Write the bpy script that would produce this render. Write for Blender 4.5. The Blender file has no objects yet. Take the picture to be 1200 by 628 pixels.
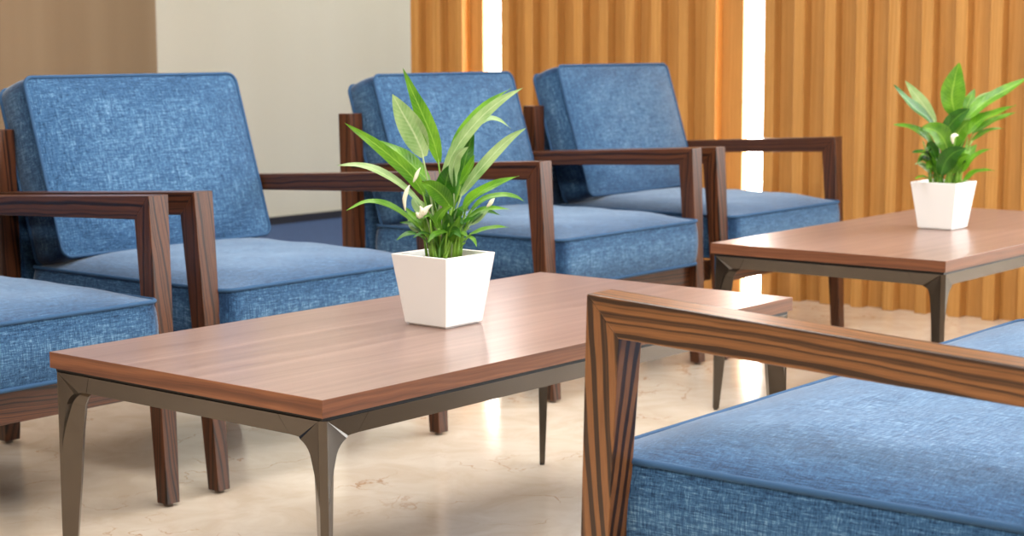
import bpy, bmesh, math, random
from mathutils import Vector, Matrix
random.seed(7)
S = bpy.context.scene
C = S.collection

# ------------------------------------------------------------------ camera
F_PX = 2031.26
CAM = Vector((-1.6581, -1.6631, 0.8985))
YAW, PITCH, ROLL = 0.67880, -0.12612, -0.00388
fw = Vector((math.cos(PITCH)*math.cos(YAW), math.cos(PITCH)*math.sin(YAW), math.sin(PITCH)))
rt = Vector((math.sin(YAW), -math.cos(YAW), 0)); up = rt.cross(fw)
r2 = math.cos(ROLL)*rt + math.sin(ROLL)*up
u2 = -math.sin(ROLL)*rt + math.cos(ROLL)*up
cd = bpy.data.cameras.new('camera'); cam = bpy.data.objects.new('camera', cd); C.objects.link(cam)
M = Matrix.Identity(4)
for i in range(3):
    M[i][0], M[i][1], M[i][2], M[i][3] = r2[i], u2[i], -fw[i], CAM[i]
cam.matrix_world = M
cd.sensor_fit = 'HORIZONTAL'; cd.sensor_width = 36.0; cd.lens = F_PX/1200*36
cd.clip_start = 0.05; cd.clip_end = 60
cd.dof.use_dof = True; cd.dof.focus_distance = 2.55; cd.dof.aperture_fstop = 9.0
S.camera = cam

# ------------------------------------------------------------------ world, light, exposure
w = bpy.data.worlds.new('daylight'); S.world = w; w.use_nodes = True
w.node_tree.nodes['Background'].inputs[0].default_value = (0.80, 0.90, 1.0, 1)
w.node_tree.nodes['Background'].inputs[1].default_value = 0.6
S.view_settings.view_transform = 'Standard'; S.view_settings.look = 'None'
S.view_settings.gamma = 1.0; S.view_settings.use_curve_mapping = False
S.view_settings.exposure = 0.40
SLIT_E = 13.0          # light slots in the wood wall
WIN_E = 5.2            # daylight panes
def area(name, loc, rot, sx, sy, power, col=(1, 1, 1)):
    l = bpy.data.lights.new(name, 'AREA'); l.shape = 'RECTANGLE'; l.size = sx; l.size_y = sy
    l.energy = power; l.color = col
    o = bpy.data.objects.new(name, l); C.objects.link(o); o.location = loc; o.rotation_euler = rot
    return o
for lx, ly, pw in ((-2.2, -2.3, 92), (-2.4, 0.2, 36), (0.2, -1.3, 40), (1.7, -1.6, 22), (0.6, 0.9, 24), (1.7, 0.9, 26), (0.8, 3.3, 12), (2.4, 3.4, 16), (5.2, 3.9, 16)):
    area('overhead_fill', (lx, ly, 2.88), (0, 0, 0), 1.0, 1.0, pw, (1.0, 0.98, 0.95))  # added fill lights overhead, out of view, placed to brighten particular faces

# ------------------------------------------------------------------ helpers
def tag(o, label=None, cat=None, group=None, kind=None):
    if label: o['label'] = label
    if cat: o['category'] = cat
    if group: o['group'] = group
    if kind: o['kind'] = kind
    return o
def empty(name, loc, rz, label, cat, group=None):
    o = bpy.data.objects.new(name, None); C.objects.link(o); o.location = loc; o.rotation_euler = (0, 0, rz)
    o.empty_display_size = 0.1
    return tag(o, label, cat, group)
def obj(name, bm, mat, parent=None, smooth=False, bevel=0.0, seg=2):
    if bevel: bmesh.ops.bevel(bm, geom=list(bm.edges), offset=bevel, segments=seg, affect='EDGES', profile=0.5)
    bmesh.ops.recalc_face_normals(bm, faces=list(bm.faces))
    me = bpy.data.meshes.new(name)
    if smooth:
        for f in bm.faces: f.smooth = True
    bm.to_mesh(me); bm.free()
    me.materials.append(mat)
    o = bpy.data.objects.new(name, me); C.objects.link(o)
    if parent: o.parent = parent
    return o
def dup(o, parent=None, **kw):
    c = o.copy(); C.objects.link(c)
    if parent: c.parent = parent
    for ch in list(o.children): dup(ch, c)
    return c
def box(bm, x0, x1, y0, y1, z0, z1):
    v = [bm.verts.new((x, y, z)) for x in (x0, x1) for y in (y0, y1) for z in (z0, z1)]
    for q in ((0, 1, 3, 2), (4, 6, 7, 5), (0, 4, 5, 1), (2, 3, 7, 6), (0, 2, 6, 4), (1, 5, 7, 3)):
        bm.faces.new([v[i] for i in q])
    return bm
def B(*a): return box(bmesh.new(), *a)
def hexa(bm, pts):      # 4 bottom points then 4 top points
    v = [bm.verts.new(p) for p in pts]
    for q in ((3, 2, 1, 0), (4, 5, 6, 7), (0, 1, 5, 4), (1, 2, 6, 5), (2, 3, 7, 6), (3, 0, 4, 7)):
        bm.faces.new([v[i] for i in q])
    return bm
def loft(bm, rings, cap=True):
    R = [[bm.verts.new(p) for p in r] for r in rings]
    n = len(R[0])
    for a, b in zip(R, R[1:]):
        for i in range(n):
            bm.faces.new((a[i], a[(i+1) % n], b[(i+1) % n], b[i]))
    if cap:
        bm.faces.new(R[0][::-1]); bm.faces.new(R[-1])
    return bm
def tube(bm, pts, rad, n=6, closed=False):
    pts = [Vector(p) for p in pts]; m = len(pts); rings = []
    nrm = None
    for i, p in enumerate(pts):
        if closed: t = pts[(i+1) % m] - pts[i-1]
        else: t = pts[min(i+1, m-1)] - pts[max(i-1, 0)]
        t.normalize()
        if nrm is None:
            nrm = t.orthogonal().normalized()
        else:
            nrm = (nrm - t*nrm.dot(t)).normalized()
        b = t.cross(nrm)
        rr = rad(i/(m-1)) if callable(rad) else rad
        rings.append([bm.verts.new(p + (nrm*math.cos(2*math.pi*k/n) + b*math.sin(2*math.pi*k/n))*rr) for k in range(n)])
    seq = list(zip(rings, rings[1:]))
    for a, b in seq:
        for i in range(n): bm.faces.new((a[i], a[(i+1) % n], b[(i+1) % n], b[i]))
    if closed:
        a, b = rings[-1], rings[0]
        # match the twist of the closing ring
        best = min(range(n), key=lambda k: (a[0].co-b[k].co).length)
        for i in range(n): bm.faces.new((a[i], a[(i+1) % n], b[(i+1+best) % n], b[(i+best) % n]))
    else:
        bm.faces.new(rings[0][::-1]); bm.faces.new(rings[-1])
    return bm

# ------------------------------------------------------------------ materials
def srgb(r, g, b):
    f = lambda c: (c/255/12.92) if c/255 <= 0.04045 else ((c/255+0.055)/1.055)**2.4
    return (f(r), f(g), f(b), 1)
class Mat:
    def __init__(s, name):
        s.m = bpy.data.materials.new(name); s.m.use_nodes = True
        s.t = s.m.node_tree; s.b = s.t.nodes['Principled BSDF']
    def n(s, typ, **kw):
        x = s.t.nodes.new(typ)
        for k, v in kw.items():
            if k.startswith('_'): setattr(x, k[1:], v)
            else: x.inputs[k.replace('__', ' ')].default_value = v
        return x
    def l(s, a, b): s.t.links.new(a, b)
    def set(s, **kw):
        for k, v in kw.items(): s.b.inputs[k.replace('__', ' ')].default_value = v
        return s
    def coords(s, scale=(1, 1, 1), rnd=True, kind='Object'):
        tc = s.n('ShaderNodeTexCoord'); mp = s.n('ShaderNodeMapping'); mp.inputs['Scale'].default_value = scale
        if rnd:
            oi = s.n('ShaderNodeObjectInfo'); ad = s.n('ShaderNodeVectorMath', _operation='ADD')
            mu = s.n('ShaderNodeMath', _operation='MULTIPLY'); mu.inputs[1].default_value = 7.3
            s.l(oi.outputs['Random'], mu.inputs[0]); s.l(tc.outputs[kind], ad.inputs[0]); s.l(mu.outputs[0], ad.inputs[1])
            s.l(ad.outputs[0], mp.inputs['Vector'])
        else: s.l(tc.outputs[kind], mp.inputs['Vector'])
        return mp.outputs[0]
    def noise(s, vec, scale, detail=2, rough=0.5, dist=0):
        x = s.n('ShaderNodeTexNoise', Scale=scale, Detail=detail, Roughness=rough, Distortion=dist); s.l(vec, x.inputs['Vector']); return x.outputs['Fac']
    def ramp(s, fac, stops):
        x = s.n('ShaderNodeValToRGB'); e = x.color_ramp.elements
        while len(e) < len(stops): e.new(0.5)
        for el, (p, c) in zip(e, stops): el.position = p; el.color = c
        s.l(fac, x.inputs[0]); return x.outputs[0]
    def mix(s, fac, a, b, mode='MIX'):
        x = s.n('ShaderNodeMix', _data_type='RGBA', _blend_type=mode)
        for k, v in ((0, fac), (6, a), (7, b)):
            if hasattr(v, 'is_linked') or hasattr(v, 'node'): s.l(v, x.inputs[k])
            else: x.inputs[k].default_value = v
        return x.outputs[2]
    def math(s, op, a, b):
        x = s.n('ShaderNodeMath', _operation=op)
        for k, v in ((0, a), (1, b)):
            if hasattr(v, 'node'): s.l(v, x.inputs[k])
            else: x.inputs[k].default_value = v
        return x.outputs[0]
    def bump(s, h, strength=0.2, dist=0.001):
        x = s.n('ShaderNodeBump', Strength=strength, Distance=dist); s.l(h, x.inputs['Height']); s.l(x.outputs[0], s.b.inputs['Normal'])

def wood(name, light, dark, axis, freq, rough=0.35, lines=(0.42, 0.60), warp=0.5, stretch=0.05, spec=0.5, swap=False, pore=0.6):
    """irregular growth-ring stripes running along one local axis (swap: end faces carry the grain crosswise, as edge banding)"""
    m = Mat(name)
    tc = m.n('ShaderNodeTexCoord'); oi = m.n('ShaderNodeObjectInfo')
    vec = tc.outputs['Object']
    if swap:
        sp = m.n('ShaderNodeSeparateXYZ'); m.l(vec, sp.inputs[0])
        cb = m.n('ShaderNodeCombineXYZ')
        m.l(sp.outputs[1], cb.inputs[0]); m.l(sp.outputs[0], cb.inputs[1]); m.l(sp.outputs[2], cb.inputs[2])
        ns = m.n('ShaderNodeSeparateXYZ'); m.l(tc.outputs['Normal'], ns.inputs[0])
        isx = m.math('GREATER_THAN', m.math('ABSOLUTE', ns.outputs[0], 0), 0.5)
        mv = m.n('ShaderNodeMix', _data_type='VECTOR'); m.l(isx, mv.inputs[0]); m.l(vec, mv.inputs[4]); m.l(cb.outputs[0], mv.inputs[5])
        vec = mv.outputs[1]
    ad = m.n('ShaderNodeVectorMath', _operation='ADD'); m.l(vec, ad.inputs[0]); m.l(m.math('MULTIPLY', oi.outputs['Random'], 7.3), ad.inputs[1])
    def mapped(sc):
        mp = m.n('ShaderNodeMapping'); mp.inputs['Scale'].default_value = sc; m.l(ad.outputs[0], mp.inputs['Vector']); return mp.outputs[0]
    ax = lambda across, along: tuple(along if i == axis else across for i in range(3))
    sp = m.n('ShaderNodeSeparateXYZ'); m.l(mapped(ax(1.0, stretch)), sp.inputs[0])
    o1, o2 = [i for i in range(3) if i != axis]
    c = m.math('ADD', m.math('ADD', m.math('MULTIPLY', sp.outputs[o1], 1.0), m.math('MULTIPLY', sp.outputs[o2], 1.15)), sp.outputs[axis])
    wp = m.noise(mapped(ax(9.0, 2.2)), 1.0, 3, 0.55)
    c = m.math('ADD', c, m.math('MULTIPLY', wp, warp*0.06))
    n1 = m.n('ShaderNodeTexNoise', _noise_dimensions='1D', Scale=freq, Detail=2.0, Roughness=0.6); m.l(c, n1.inputs['W'])
    fine = m.noise(mapped(ax(700.0, 14.0)), 1.0, 2, 0.6)
    big = m.noise(mapped(ax(7.0, 1.2)), 1.0, 2)
    col = m.ramp(n1.outputs['Fac'], [(lines[0], dark), (lines[1], light)])
    col = m.mix(pore, col, m.ramp(fine, [(0.30, (0.55, 0.5, 0.48, 1)), (0.62, (1.05, 1.05, 1.05, 1))]), 'MULTIPLY')
    col = m.mix(0.7, col, m.ramp(big, [(0.3, (0.80, 0.78, 0.76, 1)), (0.7, (1.08, 1.08, 1.08, 1))]), 'MULTIPLY')
    m.l(col, m.b.inputs['Base Color'])
    m.set(Roughness=rough)
    m.b.inputs['Specular IOR Level'].default_value = spec
    m.bump(fine, 0.12, 0.0005)
    return m.m
def wood_set(tag_, light, dark):
    return [wood(tag_+'_along_'+'xyz'[i], light, dark, i, 112, rough=0.33, spec=0.42, lines=(0.40, 0.53), warp=0.7) for i in range(3)]
CHAIR_WOOD = wood_set('dark_stained_ash', srgb(94, 55, 33), srgb(40, 23, 15))
SOFA_WOOD = wood_set('striped_ash_lit_tone', srgb(128, 86, 51), srgb(54, 35, 22))  # same wood as the chairs; lighter tone stands in for brighter light
walnut = wood('table_walnut_sheen_tone', srgb(150, 124, 114), srgb(122, 96, 87), 0, 38, rough=0.28, spec=1.0, warp=1.0, stretch=0.02, lines=(0.2, 0.8), pore=0.35)  # grazing sheen put into the top's colour, paler than its edge bands
edge_x = wood('walnut_edge_along_x', srgb(134, 86, 58), srgb(98, 60, 42), 0, 70, rough=0.36, warp=1.0, stretch=0.02, lines=(0.3, 0.7), pore=0.4)
edge_y = wood('walnut_edge_along_y', srgb(134, 86, 58), srgb(98, 60, 42), 1, 70, rough=0.36, warp=1.0, stretch=0.02, lines=(0.3, 0.7), pore=0.4)
fin_m = wood('oak_fin', srgb(208, 156, 88), srgb(188, 132, 62), 2, 70, rough=0.5, stretch=0.01, lines=(0.25, 0.7), pore=0.3)

def fabric():
    m = Mat('blue_woven_fabric')
    tc = m.n('ShaderNodeTexCoord'); ns = m.n('ShaderNodeSeparateXYZ'); m.l(tc.outputs['Normal'], ns.inputs[0])
    wgt = [m.math('SUBTRACT', 1.0, m.math('ABSOLUTE', ns.outputs[i], 0)) for i in range(3)]
    def weave(lo, hi, det):
        tot = None
        for i in range(3):
            x = m.math('MULTIPLY', m.noise(m.coords(tuple(lo if j == i else hi for j in range(3))), 1.0, det, 0.6), wgt[i])
            tot = x if tot is None else m.math('ADD', tot, x)
        return m.math('MULTIPLY', tot, 0.5)
    t = m.math('ADD', m.math('MULTIPLY', weave(24, 400, 3), 0.5), m.math('MULTIPLY', weave(80, 1000, 1), 0.5))
    col = m.ramp(t, [(0.37, srgb(16, 42, 74)), (0.5, srgb(54, 93, 131)), (0.63, srgb(126, 162, 190))])
    m.l(col, m.b.inputs['Base Color'])
    m.set(Roughness=0.92, Sheen__Weight=0.6, Sheen__Roughness=0.4, Sheen__Tint=srgb(214, 226, 238))
    m.b.inputs['Specular IOR Level'].default_value = 0.2
    m.bump(t, 0.8, 0.0014)
    return m.m
fab = fabric()
pipe_m = Mat('piping_shaded_blue'); pipe_m.set(Base__Color=srgb(40, 76, 112), Roughness=0.9); pipe_m = pipe_m.m  # same fabric as the cushions; seam shadow put into the darker blue

def plain(name, col, rough=0.5, metal=0.0, **kw):
    m = Mat(name); m.set(Base__Color=col, Roughness=rough, Metallic=metal, **kw)
    v = m.coords((1, 1, 1)); nz = m.noise(v, 60, 3)
    m.bump(nz, 0.03, 0.0005)
    return m.m
bronze = plain('satin_bronze_metal', srgb(90, 84, 78), 0.22, 1.0)
black = plain('black_spacer', srgb(18, 18, 20), 0.4)
potm = plain('white_glazed_pot', srgb(240, 240, 238), 0.35)
glide_m = plain('grey_plastic_glide', srgb(120, 110, 100), 0.5)
base_m = plain('navy_skirting', srgb(30, 32, 44), 0.5)
def soil_mat():
    m = Mat('potting_soil'); nz = m.noise(m.coords(), 160, 4, 0.7)
    m.l(m.ramp(nz, [(0.35, srgb(40, 28, 20)), (0.7, srgb(120, 92, 66))]), m.b.inputs['Base Color']); m.set(Roughness=0.95); m.bump(nz, 1.0, 0.004); return m.m
soil_m = soil_mat()
def marble():
    m = Mat('cream_marble'); v = m.coords(rnd=False)
    big = m.noise(v, 1.7, 5, 0.6, 0.8); mid = m.noise(v, 7, 4, 0.6, 1.2)
    col = m.ramp(big, [(0.3, srgb(210, 194, 174)), (0.5, srgb(224, 210, 193)), (0.7, srgb(232, 220, 205))])
    col = m.mix(0.5, col, m.ramp(mid, [(0.35, srgb(204, 182, 156)), (0.65, srgb(228, 215, 198))]), 'MIX')
    vo = m.n('ShaderNodeTexVoronoi', _feature='DISTANCE_TO_EDGE', Scale=3.1)
    wv = m.n('ShaderNodeVectorMath', _operation='ADD'); nz = m.n('ShaderNodeTexNoise', Scale=5.0, Detail=5.0)
    m.l(v, nz.inputs['Vector']); ms = m.n('ShaderNodeVectorMath', _operation='SCALE'); ms.inputs['Scale'].default_value = 0.5
    m.l(nz.outputs['Color'], ms.inputs[0]); m.l(ms.outputs[0], wv.inputs[0]); m.l(v, wv.inputs[1]); m.l(wv.outputs[0], vo.inputs['Vector'])
    brk = m.noise(v, 4.0, 2)
    line = m.math('MULTIPLY', m.ramp(vo.outputs['Distance'], [(0.0, (1, 1, 1, 1)), (0.012, (0, 0, 0, 1))]), m.ramp(brk, [(0.50, (0, 0, 0, 1)), (0.62, (1, 1, 1, 1))]))
    col = m.mix(m.math('MULTIPLY', line, 0.8), col, srgb(176, 128, 84))
    m.l(col, m.b.inputs['Base Color'])
    m.set(Roughness=0.13)
    m.b.inputs['Specular IOR Level'].default_value = 0.5
    return m.m
marble_m = marble()
def wallpaper(name, c1, c2, band):
    m = Mat(name); v = m.coords((1, 1, 0.02), False)
    a = m.noise(v, band, 2); b = m.noise(m.coords((260, 260, 260), False), 1.0, 2)
    col = m.ramp(a, [(0.3, c1), (0.7, c2)])
    col = m.mix(0.35, col, m.ramp(b, [(0.35, (0.8, 0.8, 0.8, 1)), (0.65, (1, 1, 1, 1))]), 'MULTIPLY')
    m.l(col, m.b.inputs['Base Color']); m.set(Roughness=0.8); m.bump(b, 0.2, 0.001); return m.m
cream_m = wallpaper('cream_wallpaper', srgb(216, 212, 196), srgb(222, 219, 205), 2.0)
tan_m = wallpaper('tan_wallpaper', srgb(142, 118, 90), srgb(164, 141, 112), 3.5)
white_m = wallpaper('white_plaster', srgb(236, 234, 228), srgb(242, 240, 236), 1.0)
def carpet_mat():
    m = Mat('navy_carpet'); nz = m.noise(m.coords(rnd=False), 220, 3)
    m.l(m.ramp(nz, [(0.35, srgb(40, 62, 102)), (0.65, srgb(66, 96, 144))]), m.b.inputs['Base Color']); m.set(Roughness=0.95); m.bump(nz, 0.6, 0.003); return m.m
carpet_m = carpet_mat()
def emit(name, col, e):
    m = Mat(name); m.set(Base__Color=(0.8, 0.8, 0.8, 1), Emission__Color=col, Emission__Strength=e); return m.m
slit_m = emit('lit_slot_diffuser', (1.0, 0.98, 0.95, 1), SLIT_E)
pane_m = emit('daylight_pane', (0.93, 0.97, 1.0, 1), WIN_E)

# ------------------------------------------------------------------ the setting
XW = 3.733; DEP = 0.05; FIN = 0.042; PITCHY = 0.1206; Y0 = 3.181
YC = 4.885; HC = 2.9
def struct(name, bm, mat, parent=None):
    o = obj(name, bm, mat, parent)
    if parent is None: o['kind'] = 'structure'
    return o
struct('floor', B(-5, 7.0, -4.5, 3.26, -0.06, 0.0), marble_m)
struct('floor_carpet', B(-5, 7.0, 3.26, YC+0.1, -0.06, 0.003), carpet_m)
struct('ceiling', B(-5, 7.0, -4.5, YC+0.1, HC, HC+0.08), white_m)
wl = struct('wall_left', B(-5, 7.0, YC, YC+0.1, 0.003, HC), cream_m)
obj('wall_panel', B(-4.9, 3.751, YC-0.02, YC, 0.003, HC), tan_m, wl)
bl = struct('baseboard_left', B(-4.9, 6.9, YC-0.035, YC-0.021, 0.003, 0.042), base_m)
struct('wall_passage', B(7.0, 7.1, -4.5, YC+0.1, 0, HC), white_m)
struct('wall_front', B(-5.1, -5.0, -4.5, YC+0.1, 0, HC), tan_m)
def window(name, axis, pos, a0, a1, z0, z1, thick=0.05):
    # frame + mullions around an emissive daylight pane; axis 'y': wall at y=pos spanning x; axis 'x': wall at x=pos spanning y
    def bb(s0, s1, t0, t1, d0, d1):
        return B(s0, s1, pos+d0, pos+d1, t0, t1) if axis == 'y' else B(pos+d0, pos+d1, s0, s1, t0, t1)
    o = struct(name, bb(a0, a1, z0, z1, -0.005, 0.005), pane_m)
    for s0, s1, t0, t1 in ((a0, a0+.05, z0, z1), (a1-.05, a1, z0, z1), (a0+.05, a1-.05, z0, z0+.05), (a0+.05, a1-.05, z1-.05, z1)):
        obj('window_frame', bb(s0, s1, t0, t1, -thick/2, thick/2), white_m, o)
    n = max(1, round((a1-a0)/1.2))
    for k in range(1, n):
        c = a0+(a1-a0)*k/n
        obj('mullion', bb(c-.025, c+.025, z0+.05, z1-.05, -thick/2, thick/2), white_m, o)
    return o
struct('wall_right', B(-5, 7.0, -4.6, -4.5, 0, HC), tan_m)
# slatted oak wall facing the camera
SLOTS = ((1.535, 1.648), (2.741, 2.872))
XB = XW+DEP
bmw = bmesh.new()
edges = [0.30, SLOTS[0][0], SLOTS[0][1], SLOTS[1][0], SLOTS[1][1], 3.223]
for a, b in zip(edges[::2], edges[1::2]): box(bmw, XB, XB+0.06, a, b, 0, HC)
wb = struct('wall_back', bmw, fin_m)
fin_mesh = None
for k in range(0, 24):
    if k in (3, 13): continue
    yk = Y0 - PITCHY*k
    if fin_mesh is None:
        f = obj('batten', B(0, DEP, 0, FIN, 0, HC), fin_m, wb, bevel=0.002, seg=1); fin_mesh = f
    else: f = dup(fin_mesh, wb)
    f.location = (XW, yk, 0)
for i, (a, b) in enumerate(SLOTS):
    o = obj('wall_light', B(XB+0.035, XB+0.05, a+.002, b-.002, 0.002, HC-.002), slit_m)
    tag(o, ['glowing white vertical light slot behind the far right armchair by the slatted wall',
            'glowing white vertical light slot above the armchair behind the nearer plant'][i], 'wall light', 'light slots in the slatted wall')
struct('wall_core', B(XB+0.061, XB+0.10, 0.30, 3.22, 0, HC), white_m)
# window side of the same wall, right of the oak battens
struct('wall_return', B(XW, XB+0.10, 0.2, 0.299, 0, HC), white_m)
window('window_1', 'x', XW+0.12, -4.4, 0.2, 0.45, 2.7)

# ------------------------------------------------------------------ cushions
def rrect(hx, hy, r, n=4):
    pts = []
    for cx, cy, a0 in ((hx-r, hy-r, 0), (-hx+r, hy-r, 90), (-hx+r, -hy+r, 180), (hx-r, -hy+r, 270)):
        for k in range(n+1):
            a = math.radians(a0+90*k/n); pts.append((cx+r*math.cos(a), cy+r*math.sin(a)))
    return pts
def cushion_bm(hx, hy, z0, z1, crown, under=0.0, r=0.028, bulge=0.008, p=5, nx=26, ny=26, nz=5):
    """box cushion, top at z1 with a crown, soft plan corners, sides slightly bulged"""
    bm = bmesh.new()
    def plan(u, v):
        x, y = u*hx, v*hy
        ax, ay = abs(x), abs(y)
        if ax > hx-r and ay > hy-r:
            dx, dy = ax-(hx-r), ay-(hy-r)
            m = max(dx, dy); L = math.hypot(dx, dy)
            if L > 1e-9:
                dx, dy = dx*m/L, dy*m/L
            x = math.copysign(hx-r+dx, x); y = math.copysign(hy-r+dy, y)
        return x, y
    def lin(n): # denser at the ends
        return [math.sin((i/n-0.5)*math.pi) for i in range(n+1)]
    U, V = lin(nx), lin(ny)
    def cr(u, v): return (1-abs(u)**p)*(1-abs(v)**p)
    wob = lambda x, y, s: 0.0022*math.sin(9*x+s)*math.sin(11*y+1.7*s)
    top = [[bm.verts.new((*plan(u, v), z1+cr(u, v)*(crown+wob(u, v, 1.3)))) for v in V] for u in U]
    bot = [[bm.verts.new((*plan(u, v), z0-cr(u, v)*under)) for v in V] for u in U]
    for i in range(nx):
        for j in range(ny):
            bm.faces.new((top[i][j], top[i+1][j], top[i+1][j+1], top[i][j+1]))
            bm.faces.new((bot[i][j], bot[i][j+1], bot[i+1][j+1], bot[i+1][j]))
    ring = [(i, 0) for i in range(nx)]+[(nx, j) for j in range(ny)]+[(i, ny) for i in range(nx, 0, -1)]+[(0, j) for j in range(ny, 0, -1)]
    prev = [bot[i][j] for i, j in ring]; base = prev
    for k in range(1, nz+1):
        t = k/nz
        if k == nz: cur = [top[i][j] for i, j in ring]
        else:
            cur = []
            for (i, j), b in zip(ring, base):
                tp = top[i][j]
                c = b.co.lerp(tp.co, t)
                d = Vector((U[i]**7, V[j]**7, 0)); 
                if d.length > 0: d.normalize()
                c += d*bulge*4*t*(1-t)
                cur.append(bm.verts.new(c))
        n = len(ring)
        for a in range(n):
            bm.faces.new((prev[a], prev[(a+1) % n], cur[(a+1) % n], cur[a]))
        prev = cur
    bm.normal_update()
    bmesh.ops.recalc_face_normals(bm, faces=list(bm.faces))
    for f in bm.faces: f.smooth = True
    tops = {top[i][j] for i, j in ring}; bots = set(base)
    for e in bm.edges:
        a, b = e.verts
        if (a in tops and b in tops) or (a in bots and b in bots): e.smooth = False
    return bm
def mesh_obj(name, bm, mat, parent):
    me = bpy.data.meshes.new(name); bm.to_mesh(me); bm.free(); me.materials.append(mat)
    o = bpy.data.objects.new(name, me); C.objects.link(o); o.parent = parent; return o
def cushion(name, parent, w, d, t, crown, under, loc, rotx, bulge=0.008, r=0.028, p=5):
    """local z = thickness axis, 0..t ; x width ; y depth centred"""
    o = mesh_obj(name, cushion_bm(w/2, d/2, 0, t, crown, under, r, bulge, p), fab, parent)
    o.location = loc; o.rotation_euler = (rotx, 0, 0)
    for z in (0.002, t-0.001):
        bm = bmesh.new(); tube(bm, [(x, y, z) for x, y in rrect(w/2+.0015, d/2+.0015, r, 5)], 0.0046, 6, True)
        obj('piping', bm, pipe_m, o, smooth=True)
    return o

# ------------------------------------------------------------------ armchairs and sofa (local: front edge of the arm at y=0, facing -y)
WC = 0.7488
def seating(name, loc, rz, label, cat, group, W, n, ws):
    frame_x, frame_y, frame_z = ws
    T = empty(name, loc, rz, label, cat, group)
    h = W/2
    for s in (-1, 1):
        X = lambda x: s*(-h+x)              # x measured inward from the outer face
        def prism(prof, x_at):              # prof: 4 (y,z); x_at(z)->(outer, inner)
            bm = bmesh.new(); a = []; b = []
            for y, z in prof:
                o_, i_ = x_at(z); a.append((X(o_), y, z)); b.append((X(i_), y, z))
            return hexa(bm, a+b)
        legx = lambda z: (0.0183*(1-max(0, min(1, z/0.6166))), 0.0500)
        lg = obj('front_leg', prism([(-.0305, .006), (.0005, .006), (.0445, .568), (0, .6166)], legx), frame_z, T, bevel=0.0015)
        obj('arm_rest', prism([(0, .6166), (.0445, .568), (.656, .545), (.656, .583)], lambda z: (0.0, 0.0497)), frame_y, T, bevel=0.0015)
        bm = bmesh.new(); rings = []
        for y0, y1, z, o_, i_ in ((.700, .732, .006, .022, .062), (.672, .714, .18, .012, .054), (.653, .697, .36, .003, .050), (.658, .702, .722, 0, .050)):
            rings.append([(X(o_), y0, z), (X(i_), y0, z), (X(i_), y1, z), (X(o_), y1, z)])
        rl = obj('rear_leg', loft(bm, rings), frame_z, T, bevel=0.0012, seg=1)
        for leg, y, x in ((lg, -.015, .034), (rl, .716, .042)):
            bm = bmesh.new(); bmesh.ops.create_cone(bm, cap_ends=True, segments=14, radius1=.009, radius2=.010, depth=.0062, matrix=Matrix.Translation((X(x), y, .0031)))
            obj('glide', bm, glide_m, leg)
        bm = B(min(X(.006), X(.044)), max(X(.006), X(.044)), .04, .655, .228, .286)
        obj('side_rail', bm, frame_y, T, bevel=.0012, seg=1)
    obj('front_rail', B(-h+.051, h-.051, .004, .030, .222, .287), frame_x, T, bevel=.0012, seg=1)
    obj('back_rail', B(-h+.052, h-.052, .664, .690, .228, .286), frame_x, T, bevel=.0012, seg=1)
    bm = bmesh.new()
    loft(bm, [[(-h+.052, y0, z), (h-.052, y0, z), (h-.052, y1, z), (-h+.052, y1, z)] for y0, y1, z in ((.636, .660, .288), (.692, .714, .70))])
    obj('back_panel', bm, fab, T, bevel=.006)
    cw = (W-.103)/n
    for k in range(n):
        cx = -h+.0515+cw*(k+.5)
        cushion('seat_cushion', T, cw-.002, .650, .124, .032, 0.0, (cx, .297, .291), 0)
    return T
def back_cushions(T, W, n, dy=0.0, dz=0.0, tilt=0.0):
    h = W/2; cw = (W-.122)/n
    ang = math.atan2(.394, .122)            # lean of the front face
    for k in range(n):
        cx = -h+.061+cw*(k+.5)
        # local +z = front normal (-y, +z), local y up along the cushion
        o = cushion('back_cushion', T, cw-.002, .412, .100, .014, .004, (0, 0, 0), 0, bulge=.006, r=.024, p=4)
        upv = Vector((0, .122, .394)).normalized(); nv = Vector((0, -upv.z, upv.y)); xv = Vector((1, 0, 0))
        if tilt: xv = Vector((math.cos(tilt), math.sin(tilt), 0)); 
        mid = Vector((cx, .573+dy, .640+dz))
        nv = xv.cross(upv).normalized(); upv = nv.cross(xv).normalized()
        R = Matrix((xv, upv, nv)).transposed().to_4x4()
        R.translation = mid - nv*.100
        o.matrix_local = R
YT = 0.9925
A0, B0, C0, D0 = -0.1887, 0.6247, 1.7649, 2.5520
chairs = [
    (A0, 0.0, 'blue fabric armchair with dark wooden arm, cut off by the left photo edge', 0, 0, 0),
    (B0, 0.0, 'blue fabric armchair with dark wooden frame standing before the tan wall panel', 0, 0, 0),
    (C0, 0.0157, 'blue fabric armchair with dark wooden frame directly behind the nearer potted plant', .0, -.012, .03),
    (D0, -0.0074, 'blue fabric armchair with dark wooden frame closest to the slatted oak wall', -.012, .006, .03)]
for x0, yo, lab, dy, dz, tl in chairs:
    T = seating('armchair', (x0+WC/2, YT+yo, 0), 0, lab, 'armchair', 'row of blue armchairs along the wall', WC, 1, CHAIR_WOOD)
    back_cushions(T, WC, 1, dy, dz, tl)
WS = 1.40
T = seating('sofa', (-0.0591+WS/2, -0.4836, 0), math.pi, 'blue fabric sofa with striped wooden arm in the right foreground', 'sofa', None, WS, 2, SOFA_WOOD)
back_cushions(T, WS, 2)

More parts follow.
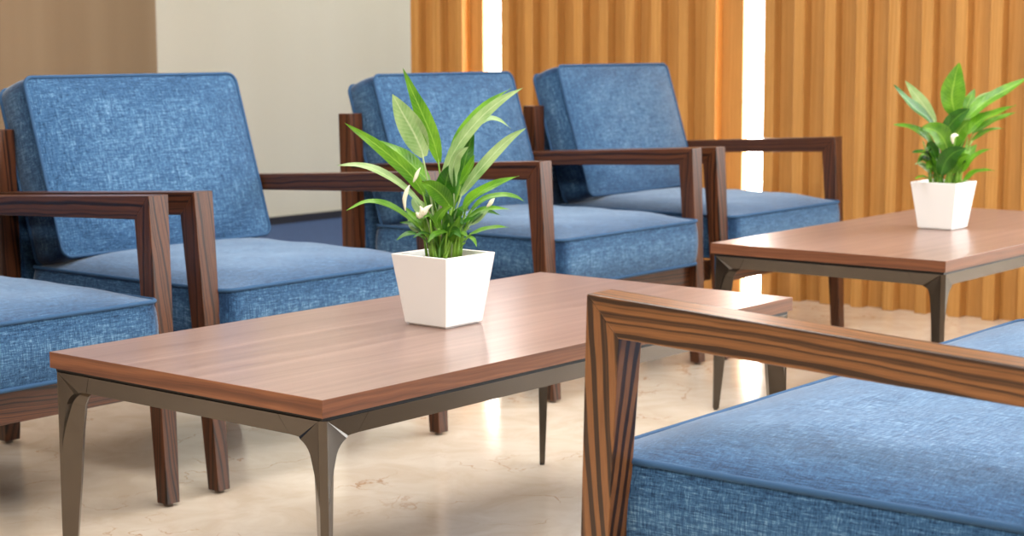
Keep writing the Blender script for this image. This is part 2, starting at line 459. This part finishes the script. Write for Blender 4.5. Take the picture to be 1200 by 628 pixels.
# ------------------------------------------------------------------ coffee tables (local origin = centre on the floor)
LT, WT, TH, HT = 1.2602, 0.6212, 0.0257, 0.42
def table(loc, rz, label):
    T = empty('coffee_table', loc, rz, label, 'coffee table', 'walnut coffee tables')
    hx, hy = LT/2, WT/2
    eb = .0014
    tp = obj('table_top', B(-hx+eb, hx-eb, -hy+eb, hy-eb, HT-TH, HT), walnut, T)
    for sg in (-1, 1):
        obj('edge_band', B(-hx, hx, min(sg*hy, sg*(hy-eb)), max(sg*hy, sg*(hy-eb)), HT-TH, HT), edge_x, tp, bevel=.0004, seg=1)
        obj('edge_band', B(min(sg*hx, sg*(hx-eb)), max(sg*hx, sg*(hx-eb)), -hy+eb, hy-eb, HT-TH, HT), edge_y, tp, bevel=.0004, seg=1)
    zt = HT-TH-.006
    obj('spacer', B(-hx+.007, hx-.007, -hy+.007, hy-.007, zt, HT-TH), black, T)
    fx, fy = hx-.004, hy-.004
    def at(sx, sy, a, b, z): return (sx*(fx-a), sy*(fy-b), z)   # a,b measured inward from the frame corner
    for sx in (-1, 1):
        for sy in (-1, 1):
            bm = bmesh.new(); rings = []
            for z, dd, t, c in ((0.004, .019, .011, .0070), (.10, .029, .016, .0075), (.20, .038, .021, .0080), (.29, .045, .026, .0085), (zt-.055, .050, .030, .0085), (zt-.04, .056, .034, .0085), (zt-.028, .070, .036, .0085), (zt, .074, .036, .0085)):
                q = dd/math.sqrt(2); e = t/2/math.sqrt(2)
                o0 = (0.4*c+.0, ) 
                pts = [(c, 0), (q+e, q-e), (q-e, q+e), (0, c)]
                rings.append([at(sx, sy, a, b, z) for a, b in pts])
            loft(bm, rings)
            # two curved gussets running into the rails
            prof = [(.0087, zt), (.090, zt), (.074, zt-.028), (.062, zt-.0285)]
            for k in range(1, 8):
                a = math.radians(90*k/8); prof.append((.062-.036*math.sin(a), zt-.0285-.036*(1-math.cos(a))))
            prof += [(.019, zt-.085), (.0135, zt-.112), (.0095, zt-.140), (.0087, zt-.140)]
            for along in (0, 1):
                def P(s, off, z): return at(sx, sy, s, off, z) if along == 0 else at(sx, sy, off, s, z)
                outer = []; inner = []
                for s, z in prof:
                    tl = .007*min(1, (zt-z)/.028)
                    outer.append(P(s, tl*0.9 if s > .05 else tl*.35, z)); inner.append(P(s, .020, z))
                vo = [bm.verts.new(p) for p in outer]; vi = [bm.verts.new(p) for p in inner]
                n = len(prof)
                bm.faces.new(vo); bm.faces.new(vi[::-1])
                for i in range(n): bm.faces.new((vo[i], vo[(i+1) % n], vi[(i+1) % n], vi[i]))
            lg = obj('leg', bm, bronze, T)
            bm = bmesh.new(); c = at(sx, sy, .0085, .0085, 0)
            bmesh.ops.create_cone(bm, cap_ends=True, segments=12, radius1=.005, radius2=.006, depth=.006, matrix=Matrix.Translation((c[0], c[1], .003)))
            obj('glide', bm, black, lg)
    for sy in (-1, 1):
        bm = bmesh.new(); hexa(bm, [at(-1, sy, .0905, 0, zt), at(-1, sy, .0745, .0065, zt-.028), at(-1, sy, .0745, .02, zt-.028), at(-1, sy, .0905, .02, zt),
                                   at(1, sy, .0905, 0, zt), at(1, sy, .0745, .0065, zt-.028), at(1, sy, .0745, .02, zt-.028), at(1, sy, .0905, .02, zt)])
        obj('rail', bm, bronze, T)
    for sx in (-1, 1):
        bm = bmesh.new(); hexa(bm, [at(sx, -1, 0, .0905, zt), at(sx, -1, .0065, .0745, zt-.028), at(sx, -1, .02, .0745, zt-.028), at(sx, -1, .02, .0905, zt),
                                   at(sx, 1, 0, .0905, zt), at(sx, 1, .0065, .0745, zt-.028), at(sx, 1, .02, .0745, zt-.028), at(sx, 1, .02, .0905, zt)])
        obj('rail', bm, bronze, T)
    return T
table((LT/2, WT/2, 0), -0.01123, 'walnut topped coffee table with bronze metal legs in the centre foreground')
table((1.9596+LT/2, 0.0041+WT/2, 0), 0, 'walnut topped coffee table with metal legs further back by the slatted wall')

# ------------------------------------------------------------------ potted plants
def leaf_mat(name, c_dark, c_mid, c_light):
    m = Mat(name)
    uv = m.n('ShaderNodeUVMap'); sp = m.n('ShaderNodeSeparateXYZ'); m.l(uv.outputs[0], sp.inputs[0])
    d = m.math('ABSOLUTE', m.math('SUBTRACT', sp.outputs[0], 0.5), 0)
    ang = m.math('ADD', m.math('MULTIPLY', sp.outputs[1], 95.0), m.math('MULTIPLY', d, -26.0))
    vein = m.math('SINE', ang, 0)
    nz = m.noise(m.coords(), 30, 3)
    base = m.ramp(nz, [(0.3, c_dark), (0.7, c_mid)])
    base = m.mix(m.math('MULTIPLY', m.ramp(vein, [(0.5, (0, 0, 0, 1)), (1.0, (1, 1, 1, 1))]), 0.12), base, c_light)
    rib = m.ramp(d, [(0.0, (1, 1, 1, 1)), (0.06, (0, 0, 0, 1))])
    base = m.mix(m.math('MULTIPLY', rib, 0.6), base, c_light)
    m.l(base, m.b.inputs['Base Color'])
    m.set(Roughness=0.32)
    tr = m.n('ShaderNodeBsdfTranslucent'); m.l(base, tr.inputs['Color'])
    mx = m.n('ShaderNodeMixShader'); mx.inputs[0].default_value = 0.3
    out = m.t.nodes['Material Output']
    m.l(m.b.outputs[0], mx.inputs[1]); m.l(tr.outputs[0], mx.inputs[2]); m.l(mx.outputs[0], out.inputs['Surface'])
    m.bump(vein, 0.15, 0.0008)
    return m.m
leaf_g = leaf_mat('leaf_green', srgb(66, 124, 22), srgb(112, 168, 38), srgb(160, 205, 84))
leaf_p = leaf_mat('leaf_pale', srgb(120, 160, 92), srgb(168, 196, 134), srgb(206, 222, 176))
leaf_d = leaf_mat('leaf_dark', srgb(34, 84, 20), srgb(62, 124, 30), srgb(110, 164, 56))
bud_m = plain('cream_flower', srgb(232, 234, 208), 0.5)
RH = Vector((math.sin(YAW), -math.cos(YAW), 0)); FH = Vector((math.cos(YAW), math.sin(YAW), 0)); ZV = Vector((0, 0, 1))

def spline(pts, n):
    out = []
    P = [pts[0]*2-pts[1]]+pts+[pts[-1]*2-pts[-2]]
    m = len(pts)-1
    for i in range(n+1):
        t = i/n*m; k = min(int(t), m-1); u = t-k
        a, b, c, d = P[k], P[k+1], P[k+2], P[k+3]
        out.append(0.5*((2*b)+(c-a)*u+(2*a-5*b+4*c-d)*u*u+(3*b-a-3*c+d)*u**3))
    return out
def leaf(parent, pts, wid, stem, face, mat, fold=0.22, twist=0.0, name='leaf'):
    """pts: blade base ... tip (3D, local); stem: foot of the petiole; face: direction the upper side looks"""
    N = 14
    cv = spline(pts, N)
    bm = bmesh.new(); uvl = bm.loops.layers.uv.new('UVMap')
    rows = []
    for i, c in enumerate(cv):
        t = i/N
        tg = (cv[min(i+1, N)]-cv[max(i-1, 0)]).normalized()
        f = face.copy()
        if twist: f = Matrix.Rotation(twist*t, 3, tg) @ f
        sd = tg.cross(f)
        if sd.length < 1e-4: sd = tg.orthogonal()
        sd.normalize(); nn = sd.cross(tg).normalized()
        wv = wid/2*max(0.02, (math.sin(math.pi*min(1, (t*0.97+0.03)**0.78))**0.85))*(1.0 if t < .97 else .35)
        row = []
        for u in (-1, -.5, 0, .5, 1):
            row.append((bm.verts.new(c+sd*wv*u+nn*wv*fold*abs(u)**1.3+nn*0.03*wid*math.sin(t*13+u*2)), u))
        rows.append((row, t))
    for (r0, t0), (r1, t1) in zip(rows, rows[1:]):
        for j in range(4):
            f = bm.faces.new((r0[j][0], r0[j+1][0], r1[j+1][0], r1[j][0]))
            for lp, (uu, tt) in zip(f.loops, ((r0[j][1], t0), (r0[j+1][1], t0), (r1[j+1][1], t1), (r1[j][1], t1))):
                lp[uvl].uv = (uu/2+.5, tt)
            f.smooth = True
    if stem is not None:
        b = cv[0]; d0 = (cv[1]-cv[0]).normalized()
        mid = (stem+b)/2 + Vector((0, 0, .15*(b-stem).length))*0.5 - d0*0.12*(b-stem).length
        st = spline([stem, mid, b+d0*wid*.25], 7)
        before = set(bm.faces)
        tube(bm, st, lambda t: .0027-.0012*t, 6)
        for fc in bm.faces:
            if fc not in before:
                fc.smooth = True
                for lp in fc.loops: lp[uvl].uv = (.5, .5)
    me = bpy.data.meshes.new(name); bm.to_mesh(me); bm.free(); me.materials.append(mat)
    o = bpy.data.objects.new(name, me); C.objects.link(o); o.parent = parent
    return o
def pot_parts(T):
    a, b, h = .0480, .0645, .1248
    bm = bmesh.new()
    sq = lambda r, z: [(-r, -r, z), (r, -r, z), (r, r, z), (-r, r, z)]
    ib = b-.0058
    loft(bm, [sq(a-.004, 0.0), sq(a-.004, .003), sq(a, .0032), sq(b, h), sq(ib, h), sq(ib-.004, h-.024), sq(.01, h-.026)])
    obj('pot', bm, potm, T, bevel=.0011, seg=2)
    bm = bmesh.new(); bmesh.ops.create_grid(bm, x_segments=14, y_segments=14, size=ib-.0025, matrix=Matrix.Translation((0, 0, h-.013)))
    for v in bm.verts: v.co.z += random.uniform(-.003, .003)
    obj('soil', bm, soil_m, T)
def low_leaves(n, seed, cx, cy, spread, mats):
    r = random.Random(seed); out = []
    for i in range(n):
        sx = r.choice((-1, 1)); x0 = cx+sx*r.uniform(5, 45); y0 = cy-r.uniform(20, 75)
        x2 = x0+sx*r.uniform(25, spread); y2 = y0-r.uniform(10, 75)
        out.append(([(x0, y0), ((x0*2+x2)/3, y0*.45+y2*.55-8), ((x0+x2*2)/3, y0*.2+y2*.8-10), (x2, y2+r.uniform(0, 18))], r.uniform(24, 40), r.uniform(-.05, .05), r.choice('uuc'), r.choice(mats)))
    return out
def plant(loc, rz, label, leaves, ppm, origin, scale, buds=(), nstem=0):
    """leaves: (list of (x,y) traced blade points base->tip, width, depth at tip, upper-side choice, material); traced in units of 1/scale px"""
    T = empty('potted_plant', loc, rz, label, 'plant', 'potted plants on the coffee tables')
    pot_parts(T)
    Ri = Matrix.Rotation(-rz, 3, 'Z')
    k = 1/scale/ppm
    def P(x, y, d): return Ri @ (RH*((x-origin[0])*k)+FH*d+ZV*(.1248+(origin[1]-y)*k))
    for i, (pts, wd, dep, fc, mat) in enumerate(leaves):
        n = len(pts); rnd = random.Random(i*13+5)
        d0 = dep*.25
        P3 = [P(x, y, d0+(dep-d0)*(j/(n-1))) for j, (x, y) in enumerate(pts)]
        bx = origin[0]+max(-58, min(58, (pts[0][0]-origin[0])*.45))+rnd.uniform(-14, 14)
        stem = P(bx, origin[1]+14, max(-.022, min(.022, dep*.3))+rnd.uniform(-.008, .008))
        face = {'u': ZV*1.0-FH*.55, 'c': -FH+ZV*.25, 'b': FH*.9+ZV*.5, 'l': -RH*.8-FH*.6+ZV*.4, 'r': RH*.8-FH*.6+ZV*.4}[fc]
        leaf(T, P3, wd*k, stem, (Ri @ face).normalized(), mat, twist=rnd.uniform(-.3, .3))
    for pts, rad, dep in buds:
        bm = bmesh.new(); P3 = spline([P(x, y, dep) for x, y in pts], 9)
        tube(bm, P3, lambda t: rad*k*max(.15, math.sin(math.pi*min(1, t*.9+.08))), 8)
        obj('flower_bud', bm, bud_m, T, smooth=True)['label'] = 'curled cream flower bud'
    for i in range(nstem):          # short bare stems crowding the middle of the pot
        rnd = random.Random(100+i)
        x = rnd.uniform(-56, 56); d = rnd.uniform(-.024, .024); tx = x*1.5+rnd.uniform(-18, 18)
        bm = bmesh.new()
        st = spline([P(origin[0]+x, origin[1]+14, d), P(origin[0]+x*1.15, origin[1]-45, d*1.1), P(origin[0]+tx, origin[1]-rnd.uniform(95, 150), d*1.3)], 6)
        tube(bm, st, lambda t: .0030-.0014*t, 6)
        uvl = bm.loops.layers.uv.new('UVMap')
        for f in bm.faces:
            for lp in f.loops: lp[uvl].uv = (.5, .5)
        obj('stem', bm, leaf_g, T, smooth=True)
    return T
g, pl, dk = leaf_g, leaf_p, leaf_d
L1 = [
    ([(308, 290), (290, 220), (258, 140), (232, 80), (200, 0)], 50, -.01, 'c', g),
    ([(262, 272), (235, 205), (200, 140), (168, 78)], 78, -.02, 'c', pl),
    ([(262, 390), (215, 320), (120, 235), (22, 165)], 44, -.03, 'c', g),
    ([(275, 352), (225, 300), (165, 252), (98, 222)], 66, .02, 'u', g),
    ([(258, 425), (195, 360), (120, 312), (60, 294), (0, 294)], 34, -.04, 'u', pl),
    ([(250, 492), (195, 445), (140, 413), (85, 406), (28, 430)], 32, -.05, 'u', g),
    ([(315, 345), (362, 245), (430, 160), (500, 100), (570, 60)], 40, -.02, 'c', pl),
    ([(335, 320), (365, 230), (405, 165), (462, 110), (530, 65)], 50, .02, 'l', g),
    ([(365, 260), (400, 200), (450, 162), (490, 162), (530, 190)], 34, .04, 'u', pl),
    ([(372, 395), (420, 330), (480, 262), (530, 215), (578, 184)], 36, -.01, 'c', pl),
    ([(376, 442), (410, 400), (470, 362), (555, 328)], 58, -.04, 'u', g),
    ([(395, 455), (440, 410), (500, 395), (545, 402), (572, 418)], 24, .03, 'u', g),
    ([(400, 512), (440, 498), (480, 487), (522, 484)], 32, -.05, 'u', g),
    ([(355, 365), (350, 320), (362, 270), (400, 240)], 50, -.03, 'r', pl),
    ([(372, 360), (395, 320), (412, 290), (420, 262)], 44, -.035, 'l', g),
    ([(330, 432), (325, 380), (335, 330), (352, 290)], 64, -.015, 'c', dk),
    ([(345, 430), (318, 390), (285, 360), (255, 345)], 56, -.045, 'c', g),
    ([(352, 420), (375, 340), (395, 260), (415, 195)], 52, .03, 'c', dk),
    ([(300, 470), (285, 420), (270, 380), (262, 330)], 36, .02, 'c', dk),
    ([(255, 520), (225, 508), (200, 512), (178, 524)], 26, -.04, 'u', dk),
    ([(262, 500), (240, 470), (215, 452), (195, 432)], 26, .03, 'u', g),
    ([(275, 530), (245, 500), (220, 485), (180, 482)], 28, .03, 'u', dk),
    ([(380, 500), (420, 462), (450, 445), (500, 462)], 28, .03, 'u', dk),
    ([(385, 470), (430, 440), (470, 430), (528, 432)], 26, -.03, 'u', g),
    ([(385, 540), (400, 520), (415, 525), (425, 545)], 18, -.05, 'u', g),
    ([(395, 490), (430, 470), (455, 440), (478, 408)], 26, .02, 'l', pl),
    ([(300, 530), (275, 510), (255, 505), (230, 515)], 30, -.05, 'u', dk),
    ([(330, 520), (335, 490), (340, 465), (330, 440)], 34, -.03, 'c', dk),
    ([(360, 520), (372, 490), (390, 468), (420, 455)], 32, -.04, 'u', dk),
    ([(310, 500), (300, 470), (320, 440), (350, 420)], 30, -.02, 'c', g),
    ([(345, 540), (350, 505), (365, 475), (375, 445)], 26, -.045, 'c', g),
    ([(270, 460), (250, 440), (232, 418), (225, 400)], 40, .035, 'c', pl),
    ([(265, 505), (245, 495), (222, 488), (206, 470)], 42, .04, 'c', pl),
    ([(340, 500), (310, 505), (290, 512), (276, 530)], 26, -.05, 'u', g),
]
BUD1 = [([(258, 420), (262, 440), (272, 425), (290, 412)], 9, -.06), ([(208, 430), (206, 395), (214, 368), (222, 352)], 7, -.06), ([(232, 345), (240, 330), (246, 315), (255, 300)], 6, -.05),
        ([(238, 440), (248, 452), (256, 440), (250, 420)], 10, -.03), ([(455, 425), (465, 415), (472, 405), (480, 398)], 7, -.03)]
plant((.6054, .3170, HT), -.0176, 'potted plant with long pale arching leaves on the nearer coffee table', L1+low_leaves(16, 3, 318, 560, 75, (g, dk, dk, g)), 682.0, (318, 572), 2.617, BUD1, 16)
L2 = [
    ([(262, 200), (250, 140), (256, 80), (270, 24)], 85, -.01, 'c', g),
    ([(190, 232), (150, 195), (95, 150), (48, 96)], 62, -.03, 'u', dk),
    ([(200, 222), (165, 170), (130, 125), (100, 84)], 41, .02, 'c', pl),
    ([(300, 212), (345, 165), (420, 118), (505, 70)], 55, -.02, 'u', g),
    ([(300, 262), (340, 215), (395, 190), (452, 164)], 62, -.04, 'u', g),
    ([(325, 262), (380, 225), (430, 205), (478, 190)], 30, .02, 'u', g),
    ([(325, 285), (365, 258), (405, 247), (442, 246)], 25, .03, 'u', g),
    ([(190, 330), (165, 275), (110, 240), (48, 227)], 53, -.04, 'u', g),
    ([(240, 318), (215, 270), (180, 245), (138, 234)], 71, -.05, 'c', g),
    ([(222, 272), (245, 225), (272, 195), (300, 176)], 53, -.04, 'c', dk),
    ([(198, 392), (180, 345), (150, 322), (108, 318)], 53, -.05, 'u', dk),
    ([(190, 425), (168, 408), (145, 402), (120, 406)], 30, -.05, 'u', g),
    ([(292, 388), (312, 350), (345, 322), (382, 310)], 30, -.03, 'u', g),
    ([(292, 420), (322, 392), (350, 382), (384, 380)], 39, -.05, 'u', g),
    ([(215, 398), (228, 350), (250, 320), (285, 305)], 62, -.06, 'c', dk),
    ([(302, 200), (312, 165), (325, 140), (340, 112)], 39, .04, 'c', g),
    ([(258, 305), (270, 260), (285, 235), (305, 215)], 57, -.03, 'c', g),
    ([(270, 320), (275, 280), (270, 245), (262, 205)], 57, .02, 'c', dk),
    ([(300, 225), (330, 185), (352, 150), (385, 122)], 39, .03, 'c', pl),
    ([(185, 390), (168, 372), (155, 362), (142, 366)], 30, .03, 'u', pl),
    ([(290, 372), (310, 340), (330, 318), (350, 298)], 34, .03, 'c', g),
    ([(250, 395), (262, 360), (275, 340), (300, 325)], 39, -.05, 'c', g),
]
plant((2.6242, .3220, HT), .0015, 'potted plant with broad glossy leaves on the further coffee table by the slatted wall', L2+low_leaves(10, 9, 235, 412, 60, (g, dk, g)), 425.0, (232, 420), 2.99, [([(240, 290), (238, 270), (245, 262), (258, 262)], 8, -.06)], 12)
